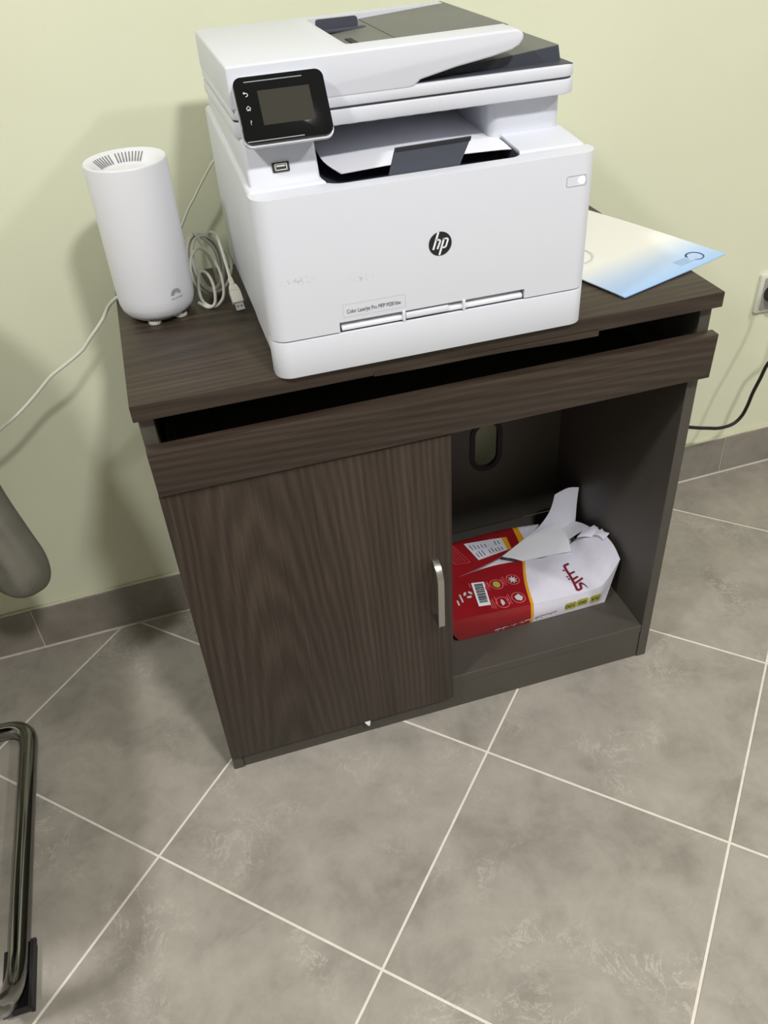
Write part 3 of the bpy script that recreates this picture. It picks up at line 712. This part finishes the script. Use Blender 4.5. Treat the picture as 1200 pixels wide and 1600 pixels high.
# plug
pd = Vector((.0035, -.030, -.026)).normalized(); pp = Vector((.1632, -.222, H + .034)); pu = Vector((1, .12, 0)); pu = (pu - pd * pu.dot(pd)).normalized(); pn = pd.cross(pu)
def plugbox(bm, s0, s1, w0, w1, h0, h1):
    ringloft(bm, [[pp + pd * s + pu * a * w + pn * b * h for a, b in ((-1, -1), (1, -1), (1, 1), (-1, 1))] for s, w, h in ((s0, w0, h0), (s1, w1, h1))])
bm = BM(); plugbox(bm, -.010, .002, .0028, .0035, .0026, .0032); plugbox(bm, .002, .012, .0052, .0076, .0036, .0044); plugbox(bm, .0119, .0300, .0076, .0076, .0044, .0044); bev(bm, .0009, 2, 40); obj('plug_body', bm, M_cable, uc)
bm = BM(); plugbox(bm, .0300, .0415, .0060, .0060, .0023, .0023); pm = obj('plug_shell', bm, M_metal, uc, label='metal usb plug tip')
bm = BM()
for s in (-1, 1):
    for sg in (-1, 1):
        ctr = pp + pd * .0355 + pu * (.0026 * s) + pn * (.0024 * sg); bm.faces.new([bm.verts.new(ctr + pd * (a * .0011) + pu * (b * .0010)) for a, b in ((-1, -1), (1, -1), (1, 1), (-1, 1))])
obj('plug_window', bm, M_dark, pm)

# ================================================================== BROCHURE
e1 = Vector((.2015, .0680, 0)).normalized(); e2 = Vector((-e1.y, e1.x, 0)); b0 = Vector((.6665, -.4190, H + .0028))
bm = BM(); uvl = None; nu, nv = 14, 18
grid = []
for j in range(nv + 1):
    row = []
    for i in range(nu + 1):
        s, t = i / nu, j / nv
        lift = .0016 * math.sin(PI * min(1, t * 1.0)) + .0018 * (1 - t) * s + .0015 * max(0, s - .72) / .28
        q = b0 + e1 * (.2115 * s) + e2 * (.297 * t) + Vector((0, 0, lift))
        row.append(q)
    grid.append(row)
A = [[bm.verts.new(q) for q in r] for r in grid]; B = [[bm.verts.new(q - Vector((0, 0, .0014))) for q in r] for r in grid]
uv = bm.loops.layers.uv.new('UVMap')
def face(vs, idx):
    f = bm.faces.new(vs)
    for l, (i, j) in zip(f.loops, idx): l[uv].uv = (i / nu, j / nv)
for j in range(nv):
    for i in range(nu):
        ids = [(i, j), (i + 1, j), (i + 1, j + 1), (i, j + 1)]
        face([A[b][a] for a, b in ids], ids); face([B[b][a] for a, b in ids[::-1]], ids[::-1])
bd = [(i, 0) for i in range(nu + 1)] + [(nu, j) for j in range(1, nv + 1)] + [(i, nv) for i in range(nu - 1, -1, -1)] + [(0, j) for j in range(nv - 1, 0, -1)]
for q in range(len(bd)):
    a, b = bd[q], bd[(q + 1) % len(bd)]; face([A[a[1]][a[0]], B[a[1]][a[0]], B[b[1]][b[0]], A[b[1]][b[0]]], [a, a, b, b])
bmesh.ops.recalc_face_normals(bm, faces=bm.faces[:])
br = tag(obj('brochure', bm, M_broch), 'white folder with pale blue edge lying on the right end of the cabinet', 'folder')
class Bro(Plane):
    def __init__(s): s.n = Vector((0, 0, 1))
    def at(s, u, v, n=0.0):
        S, T = u / .2115, v / .297
        lift = .0016 * math.sin(PI * min(1, T)) + .0018 * (1 - T) * S + .0015 * max(0, S - .72) / .28
        return b0 + e1 * u + e2 * v + Vector((0, 0, lift + n))
BR = Bro()
bm = BM(); R0 = .0125; n = 28; cu_, cv_ = .1755, .0260
pts = [(cu_ + R0 * math.cos(a), cv_ + R0 * math.sin(a)) for a in [math.radians(160 - 300 * k / n) for k in range(n + 1)]]
BR.stroke(bm, pts, [.0032 * (1 - .55 * k / n) for k in range(n + 1)], .0005); obj('ring_mark', bm, M_blue, br)
bm = BM()
for k in range(4): BR.rect(bm, .1350, .1630 - .003 * (k % 2), .0175 + .0042 * k, .0190 + .0042 * k, .0004, .0002)
obj('printed_lines', bm, M_bluegrey, br)
bm = BM(); R0 = .034; cu_, cv_ = .045, .150
BR.stroke(bm, [(cu_ + R0 * math.cos(a), cv_ + R0 * math.sin(a)) for a in [math.radians(200 - 300 * k / n) for k in range(n + 1)]], [.0065 * (1 - .5 * k / n) for k in range(n + 1)], .0004)
obj('watermark_ring', bm, M_bgrey, br)

# ================================================================== PAPER REAM in the cubby
SH = .083
rm = thing('paper_ream', (.60, -.255, SH), 'torn red and white ream of copy paper lying in the open cubby', 'ream')
bm = BM(); box(bm, .4455, .7400, -.3520, -.1530, SH + .0006, .1255); bev(bm, .002, 2)
obj('paper_stack', bm, M_paper, rm)
cov = [[(.425, -.362, .142), (.515, -.3625, .137), (.587, -.361, .1308), (.655, -.361, .1284), (.7215, -.3605, .1270), (.745, -.357, .143), (.7690, -.3500, .1760)],
       [(.425, -.312, .147), (.525, -.310, .1425), (.5985, -.306, .1350), (.660, -.307, .1335), (.7120, -.312, .1345), (.7420, -.319, .160), (.7690, -.3150, .1895)],
       [(.430, -.270, .146), (.545, -.250, .1410), (.6185, -.2525, .1385), (.668, -.259, .1390), (.7250, -.2420, .1405), (.7460, -.2465, .1670), (.7660, -.2530, .1850)]]
def redm(u, v, p): return 1 if u < 1.97 else (2 if u < 2.07 else 0)
bm = BM(); CG = sheet(bm, cov, 12, 5, .0004, redm); cover = obj('torn_cover', bm, [M_wrap, M_red, M_yel], rm, label='red and white printed wrapper cover')
frontrows = [[(.4470, -.3600, SH + .0008), (.515, -.3625, SH + .0008), (.587, -.3620, SH + .0008), (.655, -.3615, SH + .0008), (.710, -.3610, SH + .0008), (.727, -.3605, SH + .0008), (.7425, -.3600, SH + .0008)],
             [(.4330, -.3625, .112), (.515, -.3660, .110), (.587, -.3650, .107), (.655, -.3640, .106), (.717, -.3630, .105), (.738, -.3595, .114), (.7560, -.3540, .128)], cov[0]]
bm = BM(); FG = sheet(bm, frontrows, 12, 5, .0004, redm); wf = obj('wrapper_front', bm, [M_wrap, M_red, M_yel], rm, label='red and white front side of the wrapper')
bm = BM(); back = [[(.425, -.278, .140), (.472, -.262, .1425), (.560, -.240, .1420), (.6400, -.2050, .1390), (.670, -.195, .138)],
                   [(.425, -.210, .143), (.490, -.205, .1440), (.590, -.192, .1410), (.6435, -.1790, .1370), (.690, -.172, .135)],
                   [(.425, -.155, .138), (.510, -.156, .1385), (.610, -.1495, .1360), (.6450, -.1500, .1340), (.700, -.152, .129)],
                   [(.425, -.150, .095), (.510, -.150, .0950), (.610, -.1485, .0950), (.6450, -.1485, .0950), (.700, -.150, .095)]]
BG = sheet(bm, back, 8, 5, .0004, lambda u, v, p: 1 if u < 2.85 else (2 if u < 3.1 else 0)); wb = obj('wrapper_rear', bm, [M_wrap, M_red, M_yel], rm, label='red rear half of the wrapper with a white label')
lc_ = [(.5876, -.2274, .1400), (.6400, -.2000, .1400), (.6800, -.1900, .1560), (.7077, -.1800, .1810), (.7213, -.1700, .2117)]
rc_ = [(.7180, -.2220, .1400), (.7480, -.2050, .1370), (.7610, -.1900, .1490), (.7690, -.1750, .1780), (.7730, -.1700, .2160)]
rows = [[Vector(a).lerp(Vector(b), t) + Vector((0, .006 * math.sin(PI * t) * (k / 4), 0)) for t in (0, .33, .66, 1)] for k, (a, b) in enumerate(zip(lc_, rc_))]
rows[-1][2] += Vector((0, 0, .002)); bm = BM(); sheet(bm, rows, 4, 5, .0004); obj('curled_flap', bm, M_wrapin, rm, label='white flap of the wrapper curling up')
bm = BM(); sheet(bm, [[(.6170, -.2560, .1400), (.6680, -.2600, .1412), (.7160, -.2640, .1415)], [(.6020, -.2450, .1425), (.6660, -.2380, .1480), (.7200, -.2480, .1470)], [(.5852, -.2325, .1420), (.6600, -.2100, .1540), (.7226, -.2290, .1530)], [(.5900, -.2300, .1420), (.6620, -.2050, .1545), (.7200, -.1950, .1560)]], 5, 5, .0003); obj('inner_sheet', bm, M_paper, rm)
bm = BM(); sheet(bm, [[(.700, -.245, .1415), (.735, -.235, .152), (.762, -.245, .175)], [(.705, -.215, .1405), (.738, -.205, .147), (.760, -.215, .163)], [(.705, -.180, .1360), (.735, -.170, .138), (.755, -.180, .145)]], 5, 5, .0003); obj('inner_sheet', bm, M_paper, rm)
# ragged strips at the torn right end
for k, (o_, du, dv) in enumerate((((.7520, -.2740, .1735), (.0170, .0120, .0110), (-.022, .016, -.008)), ((.7600, -.3020, .1850), (.0140, .0060, .0080), (-.006, .022, -.002)))):
    o_, du, dv = Vector(o_), Vector(du), Vector(dv); up3 = Vector((0, 0, .0012 + .0008 * k))
    rows = [[o_ + du * u + dv * v + up3 + Vector((.002 * math.sin(5 * v + 3 * u), 0, .0025 * math.sin(3 * u + 2 * v))) for u in (0, .4, .8, 1)] for v in (0, .5, .85, 1)]
    bm = BM(); sheet(bm, rows, 2, 2, .0003); obj('torn_strip', bm, M_wrap, rm)
# --- print on the wrapper (drawn flat, dropped on to the sheet)
def zof(G, x, y):
    best = None
    for r in G:
        for q in r:
            d = (q.x - x) ** 2 + (q.y - y) ** 2
            if best is None or d < best[0]: best = (d, q)
    # inverse distance over the grid neighbours
    s = w = 0
    for r in G:
        for q in r:
            d = (q.x - x) ** 2 + (q.y - y) ** 2
            if d < best[0] + .0003: k = 1 / (d + 1e-6) ** 1.5; s += k * q.z; w += k
    return s / w
class OnTop(Plane):
    def __init__(s, G, o, u, v): s.G = G; Plane.__init__(s, o, u, v); s.n = Vector((0, 0, 1))
    def at(s, u, v, n=0.0):
        q = s.o + s.u * u + s.v * v; return Vector((q.x, q.y, zof(s.G, q.x, q.y) + .0005 + n))
# icons, barcode, recycling mark: read from the right-hand end, so 'up' points to -x... the writing runs front to back
IC = OnTop(CG, (.5, -.31, 0), (.02, 1, 0), (-1, .02, 0))        # u = +y , v = -x
def ic(x, y): return (y + .31, .5 - x)
bmw, bmp, bmy = BM(), BM(), BM()
for (x, y, k) in ((.579, -.294, 0), (.544, -.300, 1), (.572, -.339, 2), (.539, -.3445, 3)):
    u, v = ic(x, y); IC.ring(bmp, u, v, .0125, .0018, n=26)
    if k == 0:
        IC.disc(bmw, u, v, .0048, .0003, .0002, 12)
        for q in range(8): a = PI / 4 * q; IC.stroke(bmw, [(u + .003 * math.cos(a), v + .003 * math.sin(a)), (u + .0085 * math.cos(a), v + .0085 * math.sin(a))], .0022)
    elif k == 1: IC.poly(bmy, [(u + .0078 * math.cos(2 * PI * q / 14) * (1 + .12 * (q % 2)), v + .0072 * math.sin(2 * PI * q / 14)) for q in range(14)], .0003, .0002)
    elif k == 2: IC.poly(bmw, [(u - .008, v - .004), (u, v - .009), (u + .009, v - .003), (u + .003, v + .007), (u - .005, v + .005)], .0003, .0002)
    else: IC.poly(bmw, [(u - .0075, v + .002), (u - .003, v - .0035), (u + .004, v - .003), (u + .008, v + .0005), (u + .003, v + .003), (u - .002, v + .0035)], .0003, .0002)
    for q in range(3): IC.stroke(bmp, [(u - .012 + .001 * q, v + .0165 + .0035 * q), (u + .012 - .003 * q, v + .0165 + .0035 * q)], .0013)
u, v = ic(.4835, -.312)
for q in range(3):
    a = 2 * PI * q / 3 + .4; IC.ring(bmw, u, v, .0065, .0045, a, a + 1.35, n=6)
for (x, y, ln) in ((.468, -.318, .02), (.459, -.327, .012)):
    u, v = ic(x, y); IC.stroke(bmw, [(u - ln / 2, v), (u + ln / 2, v)], .003)
u, v = ic(.5275, -.318)
IC.stroke(bmp, [(u - .028, v - .001), (u + .028, v - .001)], .002); u, v = ic(.4945, -.312); IC.stroke(bmp, [(u - .028, v), (u + .028, v)], .0016)
tag(obj('white_print', bmw, M_icon, cover), kind='stuff'); tag(obj('red_print', bmp, M_pink, cover), kind='stuff'); obj('yellow_print', bmy, M_badge, cover)
bm = BM(); bq = [ic(.4925, -.3445), ic(.4990, -.2855), ic(.5235, -.2880), ic(.5150, -.3460)]
IC.poly(bm, bq, .0012, .0002); bc = obj('barcode_label', bm, M_hpw, cover)
bm = BM(); rb = random.Random(3); s = .12
while s < .9:
    w_ = rb.choice((.02, .035, .05)); L4 = [Vector((bq[0][0] + (bq[1][0] - bq[0][0]) * t_, bq[0][1] + (bq[1][1] - bq[0][1]) * t_)) for t_ in (s, s + w_)]; R4 = [Vector((bq[3][0] + (bq[2][0] - bq[3][0]) * t_, bq[3][1] + (bq[2][1] - bq[3][1]) * t_)) for t_ in (s, s + w_)]
    f_ = lambda a, b, t_: a + (b - a) * t_
    IC.poly(bm, [f_(L4[0], R4[0], .18), f_(L4[0], R4[0], .85), f_(L4[1], R4[1], .85), f_(L4[1], R4[1], .18)], .0015, .0002); s += w_ + rb.choice((.02, .03))
obj('barcode_bars', bm, M_ink, cover)
# word mark in Arabic strokes
LG = OnTop(CG, (0, 0, 0), (1, 0, 0), (0, 1, 0))
bm = BM()
def wm(pts, w):
    fine = []
    for a, b in zip(pts[:-1], pts[1:]):
        for k in range(4): fine.append((a[0] + (b[0] - a[0]) * k / 4, a[1] + (b[1] - a[1]) * k / 4))
    fine.append(pts[-1]); LG.stroke(bm, fine, w, .0003)
WORD = True
wm([(.6989, -.2882), (.6881, -.2910), (.6872, -.3023), (.6876, -.3150), (.6866, -.3355), (.6845, -.3551)], .0050)
wm([(.6876, -.3134), (.7004, -.3105)], .0044); wm([(.6872, -.3275), (.7007, -.3237)], .0044); wm([(.6866, -.3379), (.7071, -.3302)], .0044)
wm([(.6845, -.3551), (.6939, -.3521), (.6953, -.3462), (.6965, -.3405), (.6998, -.3405), (.7031, -.3444), (.7065, -.3544)], [.0048] * 16 + [.0042] * 4 + [.003, .0025, .002, .0015, .001])
for p in ((.6816, -.3017), (.6812, -.3182), (.6816, -.3246)): wm([(p[0], p[1] + .0019), (p[0] + .0006, p[1] - .0019)], .0034)
obj('word_mark', bm, M_maroon, cover)
# front side: upside-down badges and line of script
FR = Plane((.60, -.3660, .105), (-1, 0, 0), (0, 0, -1))
class OnFront(Plane):
    def at(s, u, v, n=0.0):
        x, z = .60 - u, .105 - v; best = min(((q.x - x) ** 2 + (q.z - z) ** 2, q.y) for r in FG for q in r); return Vector((x, best[1] - .0006 - n, z))
FR = OnFront((.60, -.3660, .105), (-1, 0, 0), (0, 0, -1)); FR.n = Vector((0, -1, 0))
bmb, bmt = BM(), BM()
for (x, z, tx_, w_) in ((.7195, .1040, 'A4', .017), (.6925, .1040, '80', .016), (.6680, .1030, '500', .020)):
    FR.poly(bmb, rrect(.60 - x - .0115, .60 - x + .0115, .105 - z - .0085, .105 - z + .0085, .004, 4), .0003, .0002)
    FR.text(bmt, tx_, .60 - x - w_ / 2, .105 - z - .0042, .0118, .0007, width=w_)
obj('badges', bmb, M_badge, wf); obj('badge_lettering', bmt, M_ink, wf)
bm = BM(); rs = random.Random(8); k = 0
bmw = BM(); x = .640
AR = '\u0642\u0648\u064a'
while x > .520:
    w_ = rs.choice((.006, .009, .012)); zc = .0985 - (.640 - x) * .055; dst = bm if x > .594 else bmw; u = .60 - x; v = .105 - zc
    pts = [(u, v + rs.uniform(-.001, .003)), (u + w_ * .3, v - .001), (u + w_ * .7, v + rs.uniform(-.002, .001)), (u + w_, v + rs.uniform(0, .003))]
    FR.stroke(dst, pts, .0018, .0004)
    if rs.random() < .7: FR.rect(dst, u + w_ * .4, u + w_ * .4 + .0016, v + .0040, v + .0056, .0004, .0002)
    x -= w_ + .0015; k += 1
obj('script_print', bm, M_maroon, wf); obj('script_print', bmw, M_icon, wf)
# label on the rear half
RL = OnTop(BG, (0, 0, 0), (1, 0, 0), (0, 1, 0))
def lab(s, t): # s along, t across
    a, b, c_, d = Vector((.5375, -.2275)), Vector((.6120, -.2150)), Vector((.6165, -.1790)), Vector((.5275, -.1735))
    return (a.lerp(b, s)).lerp(d.lerp(c_, s), t)
bm = BM()
for i in range(8):
    for j in range(4): RL.poly(bm, [lab(i / 8, j / 4), lab((i + 1) / 8, j / 4), lab((i + 1) / 8, (j + 1) / 4), lab(i / 8, (j + 1) / 4)], .0006, .0002, 1 if i == 7 else 0)
lb = obj('rear_label', bm, [M_wrapin, M_yel], wb)
bm = BM()
for i in range(9):
    for j in range(2):
        if rs.random() < .2: continue
        s = .08 + .085 * i; t0 = .1 + .45 * j; ln = rs.uniform(.2, .36); RL.stroke(bm, [lab(s, t0), lab(s, t0 + ln / 2), lab(s, t0 + ln)], .0016, .0009)
obj('label_lines', bm, M_ink, wb)
bm = BM(); fr = [(.490, -.225), (.520, -.228), (.505, -.172), (.478, -.172)]; 
for a, b in zip(fr, fr[1:] + fr[:1]): RL.stroke(bm, [a, ((a[0] + b[0]) / 2, (a[1] + b[1]) / 2), b], .0010, .0005)
for k in range(5): RL.stroke(bm, [(.492 + .005 * k, -.222), (.487 + .005 * k, -.20), (.482 + .005 * k, -.178)], .0008, .0005)
obj('frame_print', bm, M_pink, wb)

# ================================================================== SOCKET AND POWER CORD on the right
sx = 1.304; sz = .4550; sy = wy(sx)
so = thing('wall_socket', (sx, sy, sz), 'white wall socket with black plug at right edge', 'socket')
bm = BM(); prism(bm, rrect(sx - .043, sx + .043, sz - .043, sz + .043, .004, 4), 'y', sy - .0005, sy - .010); bev(bm, .002, 2, 60); fp = obj('face_plate', bm, M_socket, so)
bm = BM(); prism(bm, rrect(sx - .034, sx + .034, sz - .036, sz + .036, .003, 4), 'y', sy - .0095, sy - .013); bev(bm, .001, 2, 60); obj('socket_insert', bm, mat('socket_grey', (168, 167, 160), .5), fp)
pc = thing('power_cord', (sx, sy - .014, sz), 'black power cord with round plug hanging from the wall socket', 'cord')
bm = BM(); n = 20
ringloft(bm, [[(sx - .014 + r * math.cos(2 * PI * k / n), sy - d, sz + .002 + r * math.sin(2 * PI * k / n)) for k in range(n)] for r, d in ((.019, .0135), (.019, .030), (.015, .040), (.009, .052))]); obj('plug', bm, M_blackrub, pc)
bm = BM(); cp_ = [(sx - .014, sy - .050, sz + .002), (sx, sy - .080, sz - .006), (1.292, -.082, .405), (1.2749, -.065, .3637), (1.2598, -.055, .3323), (1.2490, -.055, .2976), (1.2390, -.055, .2659), (1.2330, -.055, .2347), (1.2240, -.055, .2102), (1.206, -.055, .1945), (1.1745, -.055, .1915), (1.1409, -.055, .199), (1.1022, -.055, .2100), (1.02, -.040, .23), (.90, -.010, .26), (.82, -.008, .28)]
tube(bm, catmull(cp_, 8), .0038, 10); obj('cord', bm, M_cord, pc)

# ================================================================== CHAIR (left edge) with a jacket on it
ch = thing('cantilever_chair', (-.585, -.48, 0), 'chair with chrome tube frame standing at the left edge', 'chair')
XRc, XLc = -.338, -.832; zt = .0175; tr = .0155
def arc(p, a, b, n=6):
    p, a, b = Vector(p), Vector(a), Vector(b); return [(1 - t) ** 2 * a + 2 * t * (1 - t) * p + t * t * b for t in [k / n for k in range(n + 1)]]
half = []
xm = (XRc + XLc) / 2
half += [Vector((xm, -.232, zt))] + arc((XRc, -.232, zt), (XRc - .045, -.232, zt), (XRc, -.278, zt), 8) + [Vector((XRc - .001, -.50, zt))]
half += arc((XRc - .001, -.735, zt), (XRc - .001, -.660, zt), (XRc - .012, -.760, .085), 8)
half += [Vector((XRc - .010, -.80, .25))] + arc((XRc - .010, -.83, .44), (XRc - .010, -.825, .38), (XRc - .010, -.76, .445), 6) + arc((XRc - .010, -.33, .445), (XRc - .010, -.40, .445), (XRc - .010, -.318, .51), 6) + [Vector((XRc - .020, -.262, .98))]
mirror = [Vector((2 * xm - p.x, p.y, p.z)) for p in half]
bm = BM(); tube(bm, mirror[::-1][:-1] + half, tr, 14); obj('frame', bm, M_chrome, ch, label='bent chrome tube frame')
for sgn in (1, -1):
    xx = XRc - .001 if sgn > 0 else 2 * xm - XRc + .001
    prof = [(-.635, .001), (-.735, .001), (-.742, .012), (-.734, .014), (-.715, .004), (-.650, .0018), (-.635, .008)]
    bm = BM(); ringloft(bm, [[(xx - .0195, y, z) for y, z in prof], [(xx + .0195, y, z) for y, z in prof]])
    box(bm, xx + .0156, xx + .0205, -.738, -.645, .001, .0200); box(bm, xx - .0205, xx - .0156, -.725, -.650, .001, .0180)
    obj('glide', bm, M_blackrub, ch, label='black plastic floor glide')
bm = BM(); prism(bm, rrect(XLc + .022, XRc - .034, -.80, -.345, .05, 6), 'z', .462, .515); bev(bm, .018, 3, 50); obj('seat', bm, M_seat, ch)
bm = BM(); prism(bm, [(-.338, .60), (-.296, .60), (-.262, 1.0), (-.304, 1.0)], 'x', XLc + .020, XRc - .036); bev(bm, .015, 3, 50); obj('backrest', bm, M_seat, ch)

# jacket: body draped over the backrest, one sleeve hanging to the right
jk = thing('jacket', (-.50, -.15, .20), 'grey jacket hanging over the chair at the left edge', 'jacket')
def drape(xa, xb, hem, amp, y0):
    rows = []
    for (y, z) in ((-.395, .53), (-.378, .62), (-.352, .85), (-.335, 1.01), (-.285, 1.045), (-.236, 1.01), (-.232, .85), (y0, .60), (y0, .45), (y0 + .004, hem)):
        rows.append([(xa + (xb - xa) * k / 8, y + amp * math.sin(k * 1.9 + z * 3) * (1 if z < .9 else .3), z + (.012 * math.sin(k * 2.2) if z == hem else 0)) for k in range(9)])
    return rows
bm = BM(); sheet(bm, drape(-.88, -.395, .245, .008, -.228), 3, 3, .004); obj('jacket_body', bm, M_cloth, jk)
# sleeve: flattened tube, closed round end
ax_ = [Vector(p) for p in ((-.440, -.240, 1.035), (-.385, -.240, .94), (-.347, -.230, .78), (-.298, -.215, .60), (-.280, -.215, .51), (-.2640, -.215, .44), (-.2540, -.215, .385), (-.2530, -.215, .345), (-.2550, -.215, .318), (-.257, -.215, .302))]
wd = [.050, .065, .065, .060, .054, .050, .049, .046, .036, .012]; dp = [.02, .035, .034, .032, .030, .028, .026, .024, .018, .006]
bm = BM(); n = 40; rings = []
AX = catmull(ax_, 5); WD = catmull([(w_, d_, 0) for w_, d_ in zip(wd, dp)], 5)
for k, p in enumerate(AX):
    fold = min(1, max(0, (len(AX) - k) / 14)); f5 = k / 5
    rings.append([p + Vector((max(.004, WD[k].x) * math.cos(2 * PI * q / n), max(.003, WD[k].y) * math.sin(2 * PI * q / n) * (1 + fold * (.22 * math.sin(3 * 2 * PI * q / n + f5 * .8) + .10 * math.sin(7 * 2 * PI * q / n - f5))), (-.010 * math.cos(2 * PI * q / n + .4) + .003 * math.sin(4 * PI * q / n + f5)) * fold)) for q in range(n)])
ringloft(bm, rings); obj('sleeve', bm, M_cloth, jk, smooth=70)
